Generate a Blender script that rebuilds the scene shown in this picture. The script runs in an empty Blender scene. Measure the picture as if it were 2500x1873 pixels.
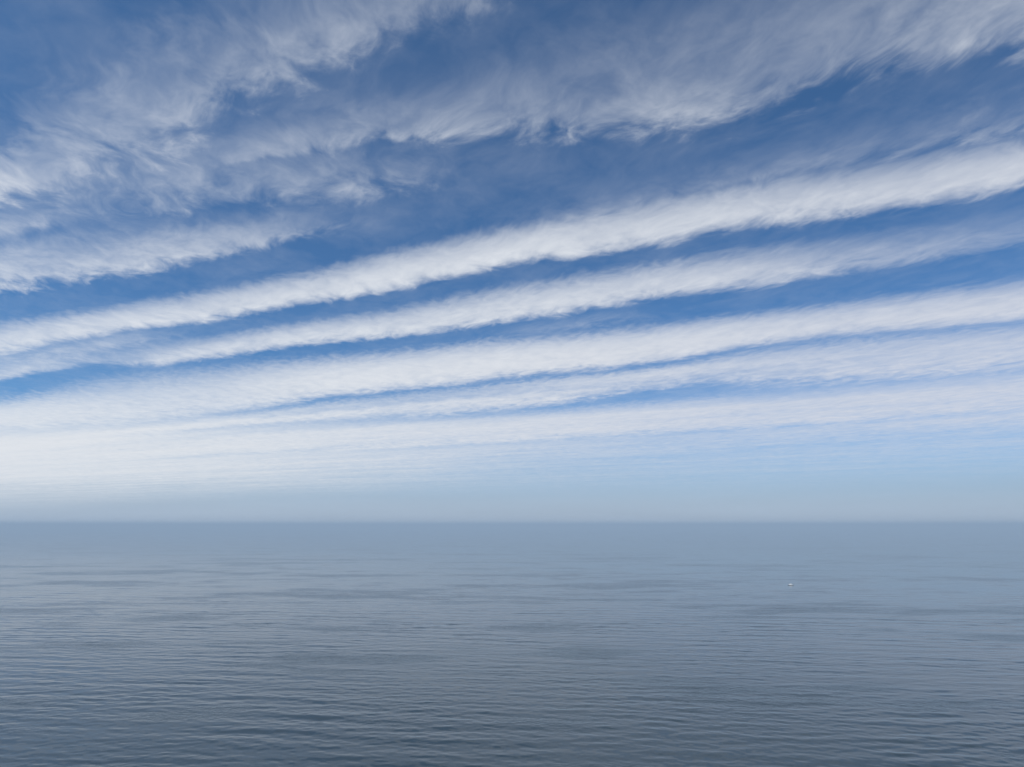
import bpy, bmesh, math, random
import numpy as np

rad = math.radians
scene = bpy.context.scene
col = scene.collection

# ------------------------------------------------------------------ camera
CAM_H = 88.0                       # a drone well above the sea
PITCH = 11.64                      # degrees above the horizontal
F = 2500 / 2 / math.tan(rad(73.7 / 2)) / 2500    # focal length / frame width
cam_d = bpy.data.cameras.new('camera')
cam_d.sensor_width = 36.0
cam_d.lens = 36.0 * F
cam_d.clip_start = 0.5
cam_d.clip_end = 200000.0
cam = bpy.data.objects.new('camera', cam_d)
col.objects.link(cam)
cam.location = (0, 0, CAM_H)
cam.rotation_euler = (rad(90 + PITCH), 0, 0)
scene.camera = cam

# ------------------------------------------------------------------ sun direction and exposure
SUN_EL, SUN_AZ = 52.0, -128.0      # azimuth clockwise from the view direction (+Y)
SKY_STRENGTH = 0.125
SUN_STRENGTH = 4.2
sun_vec = (math.sin(rad(SUN_AZ)) * math.cos(rad(SUN_EL)),
           math.cos(rad(SUN_AZ)) * math.cos(rad(SUN_EL)), math.sin(rad(SUN_EL)))
vs = scene.view_settings
scene.display_settings.display_device = 'sRGB'
vs.view_transform = 'Standard'
vs.look = 'None'
vs.exposure = 0.0
vs.gamma = 1.0
vs.use_curve_mapping = False
scene.cycles.volume_bounces = 0
scene.cycles.max_bounces = 6


# ------------------------------------------------------------------ node helper
class Nodes:
    def __init__(self, tree):
        self.t = tree
        tree.nodes.clear()

    def new(self, kind, **kw):
        n = self.t.nodes.new(kind)
        for k, v in kw.items():
            setattr(n, k, v)
        return n

    def put(self, sock, v):
        if isinstance(v, bpy.types.NodeSocket):
            self.t.links.new(v, sock)
        else:
            sock.default_value = v

    def m(self, op, a, b=None, c=None, clamp=False):
        n = self.new('ShaderNodeMath', operation=op, use_clamp=clamp)
        for i, v in enumerate((a, b, c)):
            if v is not None:
                self.put(n.inputs[i], v)
        return n.outputs[0]

    def add(self, a, b): return self.m('ADD', a, b)
    def sub(self, a, b): return self.m('SUBTRACT', a, b)
    def mul(self, a, b): return self.m('MULTIPLY', a, b)
    def div(self, a, b): return self.m('DIVIDE', a, b)

    def vm(self, op, a, b=None, scale=None):
        n = self.new('ShaderNodeVectorMath', operation=op)
        self.put(n.inputs[0], a)
        if b is not None:
            self.put(n.inputs[1], b)
        if scale is not None:
            self.put(n.inputs['Scale'], scale)
        return n.outputs['Value'] if op in ('DOT_PRODUCT', 'LENGTH') else n.outputs['Vector']

    def smooth(self, v, lo, hi, a=0.0, b=1.0):
        n = self.new('ShaderNodeMapRange', interpolation_type='SMOOTHSTEP')
        self.put(n.inputs['Value'], v)
        self.put(n.inputs['From Min'], lo)
        self.put(n.inputs['From Max'], hi)
        self.put(n.inputs['To Min'], a)
        self.put(n.inputs['To Max'], b)
        return n.outputs['Result']

    def noise(self, vec, scale, detail=4.0, rough=0.55, lac=2.0, dist=0.0, normalize=True):
        n = self.new('ShaderNodeTexNoise', noise_dimensions='3D')
        n.normalize = normalize
        self.put(n.inputs['Vector'], vec)
        n.inputs['Scale'].default_value = scale
        n.inputs['Detail'].default_value = detail
        n.inputs['Roughness'].default_value = rough
        n.inputs['Lacunarity'].default_value = lac
        n.inputs['Distortion'].default_value = dist
        return n.outputs[0]

    def xyz(self, v):
        n = self.new('ShaderNodeSeparateXYZ')
        self.put(n.inputs[0], v)
        return n.outputs

    def comb(self, x, y, z=0.0):
        n = self.new('ShaderNodeCombineXYZ')
        for i, v in enumerate((x, y, z)):
            self.put(n.inputs[i], v)
        return n.outputs[0]

    def mix(self, f, a, b):
        n = self.new('ShaderNodeMix', data_type='RGBA')
        self.put(n.inputs[0], f)
        self.put(n.inputs[6], a)
        self.put(n.inputs[7], b)
        return n.outputs[2]

    def curve(self, v, pts):
        n = self.new('ShaderNodeFloatCurve')
        c = n.mapping.curves[0]
        n.mapping.use_clip = False
        n.mapping.extend = 'HORIZONTAL'
        pts = sorted(pts)
        out = []
        for p in pts:
            if not out or p[0] - out[-1][0] > 0.004:
                out.append(p)
        if len(out) == 1:
            out.append((out[0][0] + 0.1, out[0][1]))
        c.points[0].location = out[0]
        c.points[1].location = out[1]
        for p in out[2:]:
            c.points.new(*p)
        for p in c.points:
            p.handle_type = 'AUTO_CLAMPED'
        n.mapping.update()
        n.inputs['Factor'].default_value = 1.0
        self.put(n.inputs['Value'], v)
        return n.outputs[0]


# ------------------------------------------------------------------ world: clear sky under streets of thin high cloud
# The cloud streets all run along one compass direction (A), so on the sky they are
# great circles through one vanishing point.  A point of the sky is given by alpha, its
# angle from A, and beta, how far it is turned up round A from the horizon.
AX = rad(-64.0)
A = (math.sin(AX), math.cos(AX), 0.0)
B = (math.cos(AX), -math.sin(AX), 0.0)
A0, A1 = rad(12.0), rad(122.0)     # range of alpha written in the curves
PW = 2212.0                        # the survey of the sky was noted on a 2212 wide grid


def survey(x, y):
    """a noted bearing -> (alpha, beta) on the sky, both scaled for the curve nodes"""
    cx, cy = (x - PW / 2) / (PW * F), (1657 / 2 - y) / (PW * F)
    sp, cp = math.sin(rad(PITCH)), math.cos(rad(PITCH))
    d = np.array([cx, cp - sp * cy, sp + cp * cy])
    d /= np.linalg.norm(d)
    al = math.acos(max(-1, min(1, d[0] * A[0] + d[1] * A[1])))
    be = math.atan2(d[2], d[0] * B[0] + d[1] * B[1])
    return (al - A0) / (A1 - A0), be / math.pi


# each street: lower edge, upper edge, opacity along it, softness below / above, raggedness
STREETS = [
    # high ragged cloud, upper left
    dict(lo=[(-60, 460), (0, 442), (180, 412), (330, 345), (460, 268), (600, 195), (800, 112), (1000, 35), (1130, -30)],
         hi=[(-60, 300), (0, 300), (60, 215), (130, 120), (260, 60), (400, 20), (560, -40), (700, -120)],
         op=[(0, 400, .68), (150, 330, .46), (330, 260, .33), (500, 190, .33), (700, 90, .28), (900, 20, .25), (1100, -60, .20)],
         soft=(.35, .60), rag=.85),
    # veil under it
    dict(lo=[(0, 500), (300, 455), (600, 420), (800, 385), (1000, 330)],
         hi=[(0, 400), (300, 300), (600, 180), (800, 100), (1000, 20)],
         op=[(0, 450, .22), (300, 380, .28), (600, 300, .20), (800, 230, .12), (950, 160, .05)],
         soft=(.5, .5), rag=.6),
    # small scrap at the left edge
    dict(lo=[(0, 518), (60, 505), (120, 492)], hi=[(0, 462), (60, 458), (120, 452)],
         op=[(0, 490, .5), (60, 480, .42), (120, 470, .10), (160, 462, 0)], soft=(.5, .5), rag=.6),
    # ragged street, upper middle to upper right
    dict(lo=[(470, 362), (560, 345), (700, 330), (850, 306), (980, 302), (1130, 296), (1266, 300), (1450, 273), (1630, 250), (1730, 218), (1956, 146), (2212, 104)],
         hi=[(470, 325), (565, 285), (700, 235), (900, 180), (1106, 105), (1256, 45), (1450, -10), (1700, -90), (1956, -160), (2212, -230)],
         op=[(470, 340, 0), (540, 320, .24), (650, 300, .28), (850, 260, .28), (1000, 240, .27), (1200, 220, .24), (1400, 200, .25), (1600, 170, .26), (1800, 110, .28), (2000, 60, .33), (2212, 30, .42)],
         soft=(.22, .62), rag=.62),
    # bright core along its foot
    dict(lo=[(900, 304), (1000, 300), (1130, 294), (1266, 298), (1450, 270), (1630, 247)],
         hi=[(900, 235), (1000, 205), (1130, 180), (1266, 195), (1450, 165), (1630, 150)],
         op=[(880, 260, 0), (980, 250, .24), (1150, 240, .16), (1350, 240, .15), (1500, 210, .20), (1640, 190, 0)], soft=(.4, .6), rag=.8),
    # left middle street that dies out to the right
    dict(lo=[(0, 634), (150, 610), (300, 590), (450, 560), (600, 525), (700, 508), (800, 480)],
         hi=[(0, 500), (100, 505), (300, 480), (500, 458), (650, 440), (760, 410), (820, 400)],
         op=[(0, 580, .72), (150, 560, .66), (300, 545, .66), (450, 515, .58), (600, 490, .44), (690, 478, .24), (760, 455, .08), (820, 440, 0)],
         soft=(.3, .65), rag=.55),
    # faint wisps right of it
    dict(lo=[(380, 470), (600, 440), (800, 425), (950, 400)], hi=[(380, 380), (600, 350), (800, 335), (950, 315)],
         op=[(380, 430, .10), (600, 400, .20), (800, 380, .22), (900, 360, .12), (1000, 340, 0)], soft=(.5, .5), rag=.9),
    # long bright street
    dict(lo=[(0, 766), (250, 716), (425, 696), (550, 676), (700, 651), (850, 624), (1000, 592), (1106, 568), (1306, 546), (1420, 524), (1531, 502), (1756, 476), (1981, 446), (2212, 404)],
         hi=[(0, 694), (175, 668), (350, 642), (500, 615), (700, 578), (850, 540), (1000, 508), (1106, 485), (1250, 455), (1406, 425), (1656, 380), (1856, 352), (2212, 288)],
         op=[(0, 730, .86), (300, 690, .86), (700, 610, .90), (1100, 530, .90), (1500, 460, .86), (1800, 420, .84), (2212, 350, .84)],
         soft=(.30, .55), rag=.34),
    # feathers blown off its top, right
    dict(lo=[(1050, 500), (1300, 450), (1656, 385), (1900, 350), (2212, 290)],
         hi=[(1050, 440), (1300, 385), (1500, 345), (1700, 300), (1900, 255), (2212, 165)],
         op=[(1000, 500, 0), (1150, 470, .08), (1400, 410, .14), (1700, 345, .24), (1900, 300, .28), (2212, 230, .30)],
         soft=(.2, .8), rag=.8),
    # second long street
    dict(lo=[(0, 822), (130, 797), (200, 788), (300, 791), (450, 776), (600, 753), (850, 727), (1106, 692), (1256, 670), (1406, 645), (1600, 622), (1750, 600), (1900, 577), (2050, 560), (2212, 530)],
         hi=[(0, 782), (150, 748), (300, 742), (450, 725), (600, 700), (850, 664), (1106, 613), (1256, 590), (1406, 565), (1600, 535), (1800, 508), (2000, 478), (2212, 440)],
         op=[(0, 805, .72), (110, 785, .66), (190, 772, .40), (280, 770, .50), (380, 765, .78), (600, 730, .86), (900, 690, .88), (1300, 630, .88), (1550, 590, .82), (1700, 565, .72), (1850, 545, .54), (2000, 525, .40), (2212, 490, .30)],
         soft=(.30, .55), rag=.36),
    # thin veil between the long streets, left
    dict(lo=[(0, 790), (200, 765), (400, 740), (550, 715)], hi=[(0, 750), (200, 715), (400, 690), (550, 665)],
         op=[(0, 770, .40), (200, 740, .42), (330, 725, .25), (450, 710, 0)], soft=(.5, .5), rag=.5),
    # broad bright street
    dict(lo=[(0, 925), (200, 917), (400, 901), (600, 872), (750, 851), (900, 836), (1106, 813), (1306, 795), (1456, 775), (1606, 747), (1806, 725), (2006, 707), (2212, 687)],
         hi=[(0, 868), (150, 825), (300, 800), (450, 790), (650, 774), (900, 752), (1050, 734), (1206, 722), (1406, 702), (1606, 677), (1806, 653), (2006, 628), (2212, 600)],
         op=[(0, 900, .80), (200, 870, .80), (450, 845, .86), (700, 820, .96), (1100, 775, .975), (1500, 730, .955), (1800, 690, .91), (2212, 645, .90)],
         soft=(.30, .50), rag=.26),
    # scrap over it
    dict(lo=[(1000, 740), (1150, 722), (1300, 705), (1500, 690)], hi=[(1000, 718), (1150, 695), (1300, 672), (1500, 655)],
         op=[(1030, 735, 0), (1100, 720, .10), (1200, 705, .15), (1320, 690, .14), (1430, 680, .03), (1500, 670, 0)], soft=(.5, .5), rag=.9),
    # street under the broad one
    dict(lo=[(0, 985), (300, 945), (500, 922), (700, 908), (900, 898), (1106, 883), (1306, 853), (1506, 827), (1706, 818), (1900, 805), (2212, 770)],
         hi=[(0, 930), (300, 915), (500, 895), (700, 868), (900, 846), (1106, 823), (1306, 803), (1456, 785), (1606, 757), (1806, 733), (2006, 715), (2212, 697)],
         op=[(0, 950, .78), (300, 930, .78), (600, 895, .72), (800, 875, .70), (1100, 853, .78), (1300, 830, .80), (1500, 805, .68), (1700, 780, .58), (1900, 755, .56), (2212, 730, .50)],
         soft=(.40, .40), rag=.36, lay=2.5),
    dict(lo=[(1600, 838), (1800, 826), (2000, 815), (2212, 800)], hi=[(1600, 790), (1800, 775), (2000, 758), (2212, 735)],
         op=[(1560, 820, 0), (1680, 810, .40), (1850, 800, .55), (2050, 785, .62), (2212, 770, .66)], soft=(.4, .5), rag=.5),
    # wide low sheet
    dict(lo=[(0, 1005), (200, 996), (450, 985), (700, 973), (1106, 954), (1256, 945), (1456, 934), (1756, 917), (2000, 899), (2212, 884)],
         hi=[(0, 955), (300, 935), (600, 914), (900, 901), (1106, 889), (1306, 874), (1500, 858), (1700, 848), (1900, 832), (2212, 805)],
         op=[(0, 980, .82), (300, 960, .82), (700, 945, .82), (1100, 922, .84), (1400, 900, .80), (1700, 880, .70), (2000, 862, .66), (2212, 845, .64)],
         soft=(.25, .35), rag=.22, lay=2.0),
    # lowest sheets, thinning to the right
    dict(lo=[(0, 1045), (300, 1040), (600, 1032), (900, 1018), (1106, 1000), (1400, 982), (1800, 950), (2212, 925)],
         hi=[(0, 996), (300, 990), (450, 984), (700, 974), (1106, 956), (1256, 947), (1456, 937), (1756, 921), (2212, 886)],
         op=[(0, 1020, .84), (300, 1012, .80), (700, 998, .70), (1000, 982, .60), (1300, 962, .50), (1700, 937, .46), (2212, 905, .50)],
         soft=(.75, .22), rag=.22, lay=2.0),
    dict(lo=[(0, 1100), (300, 1080), (700, 1062), (1106, 1052), (1500, 1045), (2212, 1020)],
         hi=[(0, 1030), (300, 1025), (700, 1015), (1106, 985), (1500, 962), (2212, 915)],
         op=[(0, 1060, .40), (400, 1050, .36), (800, 1035, .34), (1200, 1015, .28), (1600, 990, .26), (2212, 950, .26)],
         soft=(.7, .3), rag=.25, lay=3.0),
]

STREETS += [
    # milky veil between the low streets
    dict(lo=[(0, 1050), (700, 1040), (1106, 1030), (1500, 1010), (2212, 960)],
         hi=[(0, 850), (300, 830), (700, 815), (1106, 780), (1500, 735), (1806, 690), (2212, 640)],
         op=[(0, 980, .30), (500, 930, .26), (1000, 900, .16), (1300, 880, .15), (1600, 850, .27), (1900, 820, .40), (2212, 800, .44)],
         soft=(.4, .35), rag=.35),
    dict(lo=[(0, 1050), (300, 1046), (700, 1040), (1106, 1015), (1500, 990), (2212, 945)],
         hi=[(0, 860), (300, 865), (600, 880), (900, 890), (1106, 893), (1500, 860), (1800, 830), (2212, 800)],
         op=[(0, 980, .66), (250, 970, .60), (500, 960, .42), (800, 955, .26), (1106, 950, .16), (1500, 930, .16), (2212, 880, .24)],
         soft=(.6, .25), rag=.12, lay=2.0),
]

world = bpy.data.worlds.new('World')
scene.world = world
world.use_nodes = True
world.cycles.sampling_method = 'MANUAL'
world.cycles.sample_map_resolution = 384
N = Nodes(world.node_tree)
tc = N.new('ShaderNodeTexCoord')
D = N.vm('NORMALIZE', tc.outputs['Generated'])
dx, dy, dz = N.xyz(D)
dzc = N.m('MAXIMUM', dz, 0.012)
sky = N.new('ShaderNodeTexSky', sky_type='NISHITA')
sky.sun_disc = False
sky.sun_elevation = rad(SUN_EL)
sky.sun_rotation = rad(SUN_AZ)
sky.altitude = 0
sky.air_density = 0.6
sky.dust_density = 1.3
sky.ozone_density = 4.0

alpha = N.m('ARCCOSINE', N.vm('DOT_PRODUCT', D, A))
an = N.div(N.sub(alpha, A0), A1 - A0)
beta = N.div(N.m('ARCTAN2', dzc, N.vm('DOT_PRODUCT', D, B)), math.pi)
# position in the cloud layer (unit: its height), turned so that X runs along the streets
pa = N.div(N.vm('DOT_PRODUCT', D, A), dzc)
pb = N.div(N.vm('DOT_PRODUCT', D, B), dzc)
P = N.comb(pa, pb, 0.0)
# fibres: blown askew to the streets
fa, fb = math.cos(rad(38)), math.sin(rad(38))
fu = N.add(N.mul(pa, fa), N.mul(pb, fb))
fv = N.sub(N.mul(pb, fa), N.mul(pa, fb))
def noise_vec(vec, scale, detail):
    n = N.new('ShaderNodeTexNoise', noise_dimensions='3D')
    N.put(n.inputs['Vector'], vec)
    n.inputs['Scale'].default_value = scale
    n.inputs['Detail'].default_value = detail
    return N.vm('SUBTRACT', n.outputs['Color'], (0.5, 0.5, 0.5))


PF = N.comb(N.mul(fu, 0.72), fv, 3.7)
W1 = N.vm('ADD', PF, N.vm('SCALE', noise_vec(P, 2.6, 2), scale=0.22))
W2 = N.vm('ADD', W1, N.vm('SCALE', noise_vec(W1, 9.0, 2), scale=0.055))
n_big = N.sub(N.noise(W1, 3.2, 4, 0.50), 0.5)
n_fine = N.sub(N.noise(W2, 11.0, 7, 0.60), 0.5)
n_str = N.sub(N.noise(N.vm('MULTIPLY', W2, (0.70, 1.0, 1.0)), 22.0, 5, 0.55), 0.5)
# thin layers seen edge-on far away
n_lay = N.sub(N.noise(N.comb(N.mul(pa, 0.10), N.add(pb, N.mul(n_big, 0.25)), 6.0), 2.6, 5, 0.55), 0.5)
rag = N.add(N.add(N.mul(n_big, 0.70), N.mul(n_fine, 0.75)), N.mul(n_str, 0.45))
tex = N.add(N.add(N.mul(n_big, 0.30), N.mul(n_fine, 0.90)), N.mul(n_str, 0.30))

# optical depth adds up from street to street
tau = 0.0
for s in STREETS:
    lo = N.curve(an, [survey(*p) for p in s['lo']])
    hi = N.curve(an, [survey(*p) for p in s['hi']])
    op = N.curve(an, [(survey(x, y)[0], -math.log(1.0 - o)) for x, y, o in s['op']])
    t = N.div(N.sub(beta, lo), N.m('MAXIMUM', N.sub(hi, lo), 1e-4))
    t1 = N.add(t, N.mul(rag, s['rag']))
    sb, st = s['soft']
    # the windward top frays into fibres, the foot stays tighter
    t2 = N.add(t, N.mul(N.add(rag, N.mul(n_str, 0.9)), 0.06 + s['rag'] * 0.85))
    prof = N.mul(N.smooth(t1, (-0.48 if s.get('lay') else -0.38) * sb, 0.85 * sb), N.smooth(t2, 1.0 - 1.35 * st, 1.10 if s.get('lay') else 1.12, 1.0, 0.0))
    k = 3.8 * min(1.0, s['rag'] + 0.16)
    mod = N.mul(tex, k)
    if s.get('lay'):
        op = N.mul(op, 1.35)
        mod = N.add(mod, N.mul(n_lay, s['lay']))
    tau = N.add(tau, N.mul(N.mul(op, prof), N.m('EXPONENT', mod)))
clear = N.m('EXPONENT', N.mul(tau, -0.70))
# the same weather goes on over the rest of the sky
sheet = N.noise(N.comb(N.mul(pa, 0.22), pb, 9.0), 2.2, 6, 0.55, dist=0.3)
sheet = N.mul(N.smooth(N.add(sheet, N.mul(tex, 0.25)), 0.38, 0.72), 0.62)
over = N.smooth(beta, 0.40, 0.52)
clear = N.mul(clear, N.sub(1.0, N.mul(sheet, over)))
# thin haze of ice over everything
veil = N.m('MAXIMUM', N.add(0.035, N.mul(N.add(n_big, tex), 0.16)), 0.0)
clear = N.mul(clear, N.sub(1.0, veil))
opac = N.mul(N.sub(1.0, clear), N.smooth(dz, -0.012, 0.036))

toward = N.vm('DOT_PRODUCT', D, sun_vec)
bright = N.add(1.04, N.mul(toward, 0.12))
shade = N.add(1.0, N.mul(tex, 0.10))
away = N.smooth(toward, -0.75, 0.0)
cl = N.vm('SCALE', N.mix(away, (0.645, 0.665, 0.75, 1), (0.725, 0.755, 0.80, 1)), scale=N.mul(N.mul(bright, shade), 1.0 / SKY_STRENGTH))
air = N.vm('MULTIPLY', sky.outputs[0], (0.62, 0.97, 1.12))
low = N.smooth(dz, -0.01, 0.15, 0.94, 0.0)           # the marine layer far out, beyond the local haze
smoke = N.add(0.90, N.mul(N.noise(N.vm('MULTIPLY', D, (1.0, 1.0, 14.0)), 2.2, 4, 0.5), 0.22))    # uneven along the horizon
lowc = N.vm('SCALE', (0.42, 0.505, 0.625), scale=N.mul(N.mul(bright, smoke), 1.0 / SKY_STRENGTH))
skyc = N.mix(opac, N.mix(low, air, lowc), cl)
bg = N.new('ShaderNodeBackground')
N.put(bg.inputs['Color'], skyc)
bg.inputs['Strength'].default_value = SKY_STRENGTH
wo = N.new('ShaderNodeOutputWorld')
N.t.links.new(bg.outputs[0], wo.inputs['Surface'])

# ------------------------------------------------------------------ sun
sl = bpy.data.lights.new('sun', 'SUN')
sl.energy = SUN_STRENGTH
sl.angle = rad(0.5)
sl.color = (1.0, 0.95, 0.88)
sun = bpy.data.objects.new('sun', sl)
col.objects.link(sun)
from mathutils import Vector
sun.rotation_euler = Vector(sun_vec).to_track_quat('Z', 'Y').to_euler()
sun.location = (-200, -100, 300)


# ------------------------------------------------------------------ materials
def principled(name, color, rough=0.5, metallic=0.0, noise_scale=None, noise_amt=0.15, **kw):
    m = bpy.data.materials.new(name)
    m.use_nodes = True
    n = Nodes(m.node_tree)
    b = n.new('ShaderNodeBsdfPrincipled')
    if noise_scale:
        t = n.new('ShaderNodeTexCoord')
        f = n.noise(t.outputs['Object'], noise_scale, 4, 0.6)
        dark = tuple(c * (1 - noise_amt) for c in color) + (1,)
        light = tuple(min(1, c * (1 + noise_amt)) for c in color) + (1,)
        n.put(b.inputs['Base Color'], n.mix(f, dark, light))
    else:
        b.inputs['Base Color'].default_value = tuple(color) + (1,)
    b.inputs['Roughness'].default_value = rough
    b.inputs['Metallic'].default_value = metallic
    for k, v in kw.items():
        b.inputs[k].default_value = v
    o = n.new('ShaderNodeOutputMaterial')
    n.t.links.new(b.outputs[0], o.inputs['Surface'])
    return m


def sea_material():
    m = bpy.data.materials.new('sea_water')
    m.use_nodes = True
    n = Nodes(m.node_tree)
    geo = n.new('ShaderNodeNewGeometry')
    pos = geo.outputs['Position']

    # gusts and slicks: how rough the ripples are from place to place
    gust = n.noise(n.vm('MULTIPLY', pos, (0.30, 1.0, 0.0)), 0.0075, 6, 0.58)
    gust2 = n.noise(n.vm('MULTIPLY', pos, (0.4, 1.0, 0.0)), 0.028, 4, 0.55)
    amp = n.smooth(n.add(n.mul(gust, 0.62), n.mul(gust2, 0.38)), 0.49, 0.60, 0.02, 1.60)

    def height(p):
        h1 = n.mul(n.noise(n.vm('MULTIPLY', p, (0.8, 1.0, 0.0)), 0.60, 2, 0.5, normalize=False), 0.085)
        h2 = n.mul(n.noise(p, 1.9, 2, 0.5, normalize=False), 0.014)
        return n.add(h1, h2)

    e = 0.12
    h0 = height(pos)
    hx = height(n.vm('ADD', pos, (e, 0, 0)))
    hy = height(n.vm('ADD', pos, (0, e, 0)))
    sx = n.mul(n.div(n.sub(h0, hx), e), amp)
    sy = n.mul(n.div(n.sub(h0, hy), e), amp)
    nrm = n.vm('NORMALIZE', n.vm('ADD', geo.outputs['Normal'], n.comb(sx, sy, 0.0)))

    b = n.new('ShaderNodeBsdfPrincipled')
    depth = n.noise(pos, 0.0035, 3, 0.5)
    n.put(b.inputs['Base Color'], n.mix(depth, (0.004, 0.016, 0.027, 1), (0.012, 0.022, 0.021, 1)))
    b.inputs['Roughness'].default_value = 0.10
    b.inputs['IOR'].default_value = 1.333
    n.put(b.inputs['Normal'], nrm)
    o = n.new('ShaderNodeOutputMaterial')
    n.t.links.new(b.outputs[0], o.inputs['Surface'])
    return m


# ------------------------------------------------------------------ the sea, one sheet out to the horizon
rng = np.random.default_rng(7)


def wave_set():
    """wavelength, direction, amplitude, phase: low swell running to the viewer, wind waves spread wide"""
    W = []
    for k in range(14):                                      # swell, crests almost square to the view
        L = rng.uniform(15, 28)
        W.append((L, rng.normal(math.radians(-93), math.radians(12)), 0.018 / math.sqrt(14)))
    for k in range(44):                                      # wind waves with steeper lee faces
        L = math.exp(rng.uniform(math.log(5.0), math.log(14)))
        W.append((L, rng.normal(math.radians(-90), math.radians(30)), 0.028 / math.sqrt(44)))
    for k in range(60):                                      # short chop, spread wide
        L = math.exp(rng.uniform(math.log(2.4), math.log(5.0)))
        W.append((L, rng.normal(math.radians(-90), math.radians(55)), 0.024 / math.sqrt(60)))
    return [(L, th, sl * math.sqrt(2) * L / (2 * math.pi), rng.uniform(0, 2 * math.pi)) for L, th, sl in W]


WAVES = wave_set()
SKEW = 0.44                                                  # fronts steeper than backs
SECTOR = 44.0


def make_sea():
    r = np.concatenate([np.array([3, 20, 50, 90, 130, 165]),
                        np.exp(np.linspace(math.log(190), math.log(2300), 1000)),
                        np.exp(np.linspace(math.log(2350), math.log(38000), 60))])
    fine = np.linspace(-SECTOR, SECTOR, 1000)
    coarse = np.linspace(SECTOR, 360 - SECTOR, 90)[1:-1]
    th = np.radians(np.concatenate([fine, coarse]))
    nr, nt = len(r), len(th)
    R, T = np.meshgrid(r, th, indexing='ij')
    X = (R * np.sin(T)).astype(np.float32)
    Y = (R * np.cos(T)).astype(np.float32)
    cell = np.gradient(r)
    fade_t = np.zeros(nt)
    fade_t[:1000] = np.clip((SECTOR - np.abs(fine)) / 2.0, 0, 1)
    # groups: stretches of livelier and calmer water
    grp = 1 + 0.35 * np.sin(X * 0.021 + 1.3 + 2 * np.sin(Y * 0.013)) * np.sin(Y * 0.034 + 0.6 + 1.5 * np.sin(X * 0.017))
    Z = np.zeros_like(X)
    rows = (r >= 190) & (r <= 2300)
    for L, d, a, ph in WAVES:
        k = 2 * math.pi / L
        w = np.clip((L / cell - 2.4) / 2.4, 0, 1) * rows * np.clip((r - 190) / 25, 0, 1)
        idx = np.nonzero(w > 0)[0]
        if len(idx) == 0:
            continue
        i0, i1 = idx[0], idx[-1] + 1
        arg = (k * math.cos(d)) * X[i0:i1] + (k * math.sin(d)) * Y[i0:i1] + ph
        Z[i0:i1] -= (a * (np.sin(arg) + SKEW * np.sin(2 * arg) + 0.4 * SKEW * np.sin(3 * arg))) * w[i0:i1, None]
    Z *= grp * fade_t[None, :]
    co = np.stack([X, Y, Z], -1).reshape(-1, 3)
    co = np.concatenate([co, [[0, 0, 0]]]).astype(np.float32)
    i = np.arange(nr - 1)[:, None] * nt
    j = np.arange(nt)[None, :]
    jn = (j + 1) % nt
    quads = np.stack([i + j, i + nt + j, i + nt + jn, i + jn], -1).reshape(-1, 4)[:, ::-1]
    tris = np.stack([np.full(nt, nr * nt), np.arange(nt), (np.arange(nt) + 1) % nt], -1)[:, ::-1]
    nq, ntri = len(quads), len(tris)
    me = bpy.data.meshes.new('sea')
    me.vertices.add(len(co))
    me.vertices.foreach_set('co', co.ravel())
    me.loops.add(nq * 4 + ntri * 3)
    me.loops.foreach_set('vertex_index', np.concatenate([quads.ravel(), tris.ravel()]).astype(np.int32))
    me.polygons.add(nq + ntri)
    me.polygons.foreach_set('loop_start', np.concatenate([np.arange(nq) * 4, nq * 4 + np.arange(ntri) * 3]).astype(np.int32))
    me.polygons.foreach_set('loop_total', np.concatenate([np.full(nq, 4), np.full(ntri, 3)]).astype(np.int32))
    me.polygons.foreach_set('use_smooth', np.ones(nq + ntri, dtype=bool))
    me.update(calc_edges=True)
    me.validate()
    o = bpy.data.objects.new('sea', me)
    col.objects.link(o)
    me.materials.append(sea_material())
    o['kind'] = 'structure'
    o['label'] = 'calm grey-blue sea with low rippled waves'
    return o


def sea_height(x, y):
    return -sum(a * math.sin(2 * math.pi / L * (math.cos(d) * x + math.sin(d) * y) + ph)
               for L, d, a, ph in WAVES if L > 6.5)


make_sea()


# ------------------------------------------------------------------ the boat
def part(name, bm, mat, parent, smooth=False):
    me = bpy.data.meshes.new(name)
    bmesh.ops.recalc_face_normals(bm, faces=bm.faces)
    bm.to_mesh(me)
    bm.free()
    if smooth:
        for p in me.polygons:
            p.use_smooth = True
    o = bpy.data.objects.new(name, me)
    col.objects.link(o)
    o.parent = parent
    me.materials.append(mat)
    return o


def box(bm, x0, x1, y0, y1, z0, z1, top=None, bevel=0.03):
    """a box; top = (dx0, dx1, dy) pulls the upper face in"""
    a, b, c = top or (0, 0, 0)
    vsx = [bm.verts.new(p) for p in ((x0, y0, z0), (x1, y0, z0), (x1, y1, z0), (x0, y1, z0),
                                     (x0 + a, y0 + c, z1), (x1 - b, y0 + c, z1), (x1 - b, y1 - c, z1), (x0 + a, y1 - c, z1))]
    fs = [bm.faces.new([vsx[i] for i in f]) for f in
          ((3, 2, 1, 0), (4, 5, 6, 7), (0, 1, 5, 4), (1, 2, 6, 5), (2, 3, 7, 6), (3, 0, 4, 7))]
    if bevel:
        es = {e for f in fs for e in f.edges}
        bmesh.ops.bevel(bm, geom=list(es), offset=bevel, segments=2, affect='EDGES', clamp_overlap=True)


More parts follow.
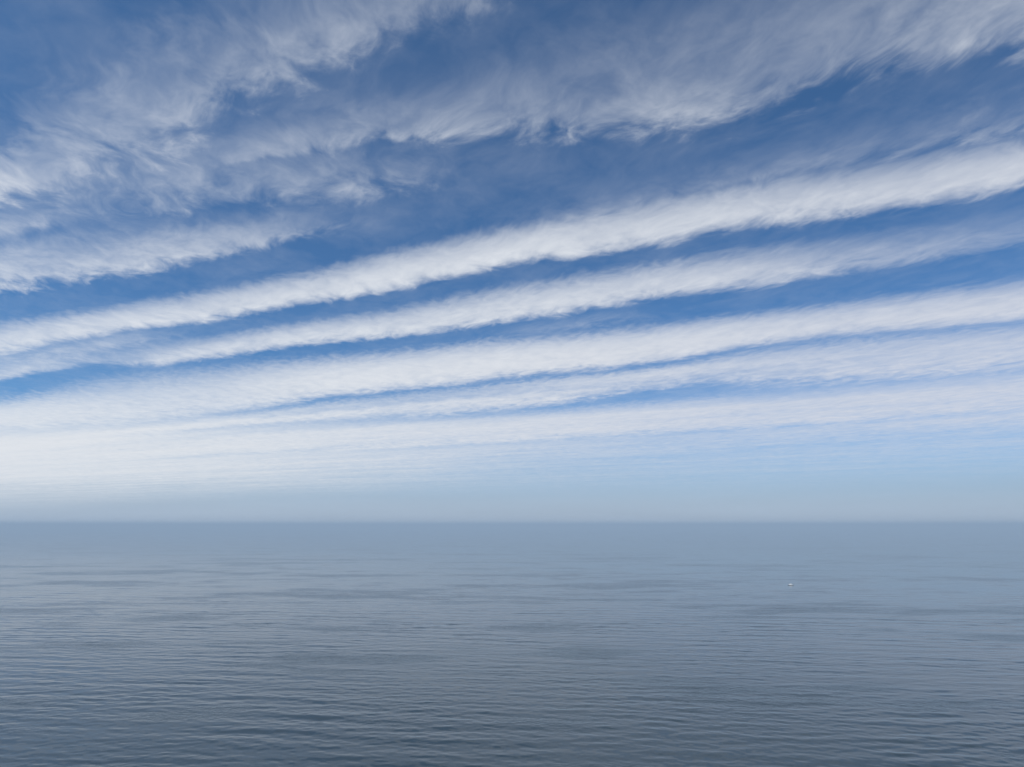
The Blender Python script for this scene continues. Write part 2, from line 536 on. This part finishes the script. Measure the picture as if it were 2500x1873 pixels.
def tube(bm, pts, rr, seg=8):
    pts = [Vector(p) for p in pts]
    rings = []
    for i, p in enumerate(pts):
        d = (pts[min(i + 1, len(pts) - 1)] - pts[max(i - 1, 0)]).normalized()
        u = d.cross(Vector((0, 0, 1)) if abs(d.z) < 0.9 else Vector((1, 0, 0))).normalized()
        v = d.cross(u)
        rings.append([bm.verts.new(p + (u * math.cos(t) + v * math.sin(t)) * rr)
                      for t in (2 * math.pi * k / seg for k in range(seg))])
    for a, b in zip(rings, rings[1:]):
        for k in range(seg):
            bm.faces.new((a[k], a[(k + 1) % seg], b[(k + 1) % seg], b[k]))
    bm.faces.new(rings[0][::-1])
    bm.faces.new(rings[-1])


def make_boat(loc, heading):
    navy = principled('navy_gelcoat', (0.010, 0.016, 0.028), 0.35, noise_scale=3, noise_amt=0.3)
    white = principled('white_gelcoat', (0.80, 0.80, 0.78), 0.35, noise_scale=2, noise_amt=0.05)
    teak = principled('grey_deck', (0.42, 0.42, 0.40), 0.7, noise_scale=6)
    glass = principled('dark_glass', (0.01, 0.014, 0.018), 0.06)
    steel = principled('steel_tube', (0.55, 0.56, 0.58), 0.25, 1.0)
    black = principled('black_cowl', (0.012, 0.012, 0.014), 0.3)
    root = bpy.data.objects.new('motor_boat', None)
    col.objects.link(root)
    root.location = loc
    root.rotation_euler = (0, 0, heading)
    root.scale = (1.03,) * 3
    root['label'] = 'small white motor boat with dark hull, alone on the open sea'
    root['category'] = 'boat'

    # hull: stations from stern (+x) to bow (-x); keel, chine, gunwale
    L = 7.6
    st = []
    for i in range(13):
        s = i / 12
        x = L / 2 - s * L
        half = 1.22 * (1 - max(0, (s - 0.45) / 0.55) ** 2.2) * (0.93 + 0.07 * min(1, s * 4)) + 0.02
        keel = -0.42 + 0.75 * max(0, (s - 0.70) / 0.30) ** 2
        chine = -0.10 + 0.50 * max(0, (s - 0.5) / 0.5) ** 1.8
        gun = 0.46 + 0.30 * s ** 1.8
        st.append((x - 0.25 * s ** 3, half, keel, chine, gun))
    bm = bmesh.new()
    rows = []
    for x, h, k, c, g in st:
        rows.append([bm.verts.new(p) for p in ((x, -h, g), (x, -h * 0.97, (c + g) / 2), (x, -h * 0.84, c), (x, 0, k),
                                               (x, h * 0.84, c), (x, h * 0.97, (c + g) / 2), (x, h, g))])
    for a, b in zip(rows, rows[1:]):
        for k in range(6):
            bm.faces.new((a[k], b[k], b[k + 1], a[k + 1]))
    bm.faces.new(rows[0])
    bm.faces.new(rows[-1][::-1])
    hull = part('hull', bm, navy, root, True)
    # gunwale: a white band round the sheer, standing proud of the hull
    for side in (-1, 1):
        bm = bmesh.new()
        tube(bm, [(x, side * (h + 0.015), g + 0.02) for x, h, k, c, g in st], 0.055)
        part('gunwale', bm, white, hull, True)
    # deck: foredeck closed, cockpit sole lower aft
    bm = bmesh.new()
    prev = None
    for x, h, k, c, g in st[4:]:
        cur = [bm.verts.new((x, -h + .03, g + 0.01)), bm.verts.new((x, 0, g + 0.10)), bm.verts.new((x, h - .03, g + 0.01))]
        if prev:
            bm.faces.new((prev[0], prev[1], cur[1], cur[0]))
            bm.faces.new((prev[1], prev[2], cur[2], cur[1]))
        prev = cur
    bmesh.ops.solidify(bm, geom=bm.faces[:], thickness=0.04)
    part('foredeck', bm, white, root, True)
    bm = bmesh.new()
    box(bm, 1.1, 3.6, -1.02, 1.02, 0.20, 0.26, bevel=0.01)
    part('cockpit_floor', bm, teak, root)
    # cabin with raked front, long coachroof and a raised steering position
    bm = bmesh.new()
    box(bm, -2.60, 1.30, -0.94, 0.94, 0.45, 1.72, (0.80, 0.08, 0.10), 0.06)
    cabin = part('cabin', bm, white, root)
    bm = bmesh.new()
    box(bm, -0.75, 0.95, -0.80, 0.80, 1.70, 2.55, (0.45, 0.06, 0.08), 0.06)
    house = part('wheelhouse', bm, white, root)
    bm = bmesh.new()
    box(bm, -0.42, 1.35, -0.84, 0.84, 2.55, 2.63, (0.05, 0.05, 0.05), 0.02)
    part('wheelhouse_roof', bm, white, house)
    for side in (-1, 1):
        for x0, x1, zlo, zhi, ylo, yhi, par in ((-1.55, -0.75, 0.98, 1.32, 0.88, 0.85, cabin), (-0.60, 0.50, 0.98, 1.32, 0.88, 0.85, cabin),
                                                (-0.35, 0.70, 1.98, 2.38, 0.782, 0.742, house)):
            bm = bmesh.new()
            vv = [bm.verts.new(p) for p in ((x0 - .06, side * ylo, zlo), (x1, side * ylo, zlo), (x1, side * yhi, zhi), (x0 + .10, side * yhi, zhi))]
            f = bm.faces.new(vv)
            bmesh.ops.solidify(bm, geom=[f], thickness=0.03 * side)
            part('window', bm, glass, par)
    bm = bmesh.new()
    vv = [bm.verts.new(p) for p in ((-0.645, -0.66, 1.96), (-0.645, 0.66, 1.96), (-0.41, 0.64, 2.40), (-0.41, -0.64, 2.40))]
    f = bm.faces.new(vv)
    bmesh.ops.solidify(bm, geom=[f], thickness=0.05)
    part('windscreen', bm, glass, house)
    # pulpit rail
    bm = bmesh.new()
    for side in (-1, 1):
        tube(bm, [(x, side * max(h - .06, 0.02), g + 0.50) for x, h, k, c, g in st[7:]], 0.025)
        for x, h, k, c, g in st[7::2]:
            tube(bm, [(x, side * max(h - .06, 0.02), g), (x, side * max(h - .06, 0.02), g + 0.50)], 0.02)
    part('bow_rail', bm, steel, root, True)
    # mast with antenna
    bm = bmesh.new()
    tube(bm, [(0.35, 0, 2.60), (0.45, 0, 3.30)], 0.03)
    tube(bm, [(0.45, 0.25, 2.60), (0.75, 0.25, 4.1)], 0.015)
    part('antenna', bm, white, root)
    # seat aft and engine
    bm = bmesh.new()
    box(bm, 2.20, 2.95, -0.75, 0.75, 0.26, 0.92, (0.05, 0.05, 0.05), 0.05)
    box(bm, 2.72, 2.95, -0.75, 0.75, 0.92, 1.45, (0.04, 0.02, 0.05), 0.03)
    part('seat', bm, white, root)
    bm = bmesh.new()
    box(bm, 3.78, 4.35, -0.24, 0.24, 0.52, 1.22, (0.06, 0.16, 0.05), 0.08)
    motor = part('outboard_motor', bm, black, root)
    bm = bmesh.new()
    box(bm, 3.90, 4.18, -0.10, 0.10, -0.60, 0.53, (0.0, 0.0, 0.0), 0.03)
    part('motor_leg', bm, black, motor)
    return root


def at_sea(px, py):
    """survey bearing -> point on the water"""
    cx, cy = (px - PW / 2) / (PW * F), (1657 / 2 - py) / (PW * F)
    sp, cp = math.sin(rad(PITCH)), math.cos(rad(PITCH))
    d = (cx, cp - sp * cy, sp + cp * cy)
    k = -CAM_H / d[2]
    return d[0] * k, d[1] * k


bxp, byp = at_sea(1708, 1264.5)
make_boat((bxp, byp, sea_height(bxp, byp)), rad(-10))

# ------------------------------------------------------------------ haze over the water
bm = bmesh.new()
bmesh.ops.create_cube(bm, size=1.0)
bmesh.ops.scale(bm, vec=(84000, 84000, 104.0), verts=bm.verts)
bmesh.ops.translate(bm, vec=(0, 0, 104.0 / 2 - 3.0), verts=bm.verts)
me = bpy.data.meshes.new('haze')
bm.to_mesh(me)
bm.free()
haze = bpy.data.objects.new('haze', me)
col.objects.link(haze)
haze['kind'] = 'stuff'
haze['label'] = 'thin pale haze lying over the sea'
hm = bpy.data.materials.new('haze_air')
hm.use_nodes = True
n = Nodes(hm.node_tree)
v = n.new('ShaderNodeVolumePrincipled')
v.inputs['Color'].default_value = (0.54, 0.69, 0.84, 1)
v.inputs['Density'].default_value = 3.2e-4
v.inputs['Anisotropy'].default_value = 0.0
o = n.new('ShaderNodeOutputMaterial')
n.t.links.new(v.outputs[0], o.inputs['Volume'])
me.materials.append(hm)
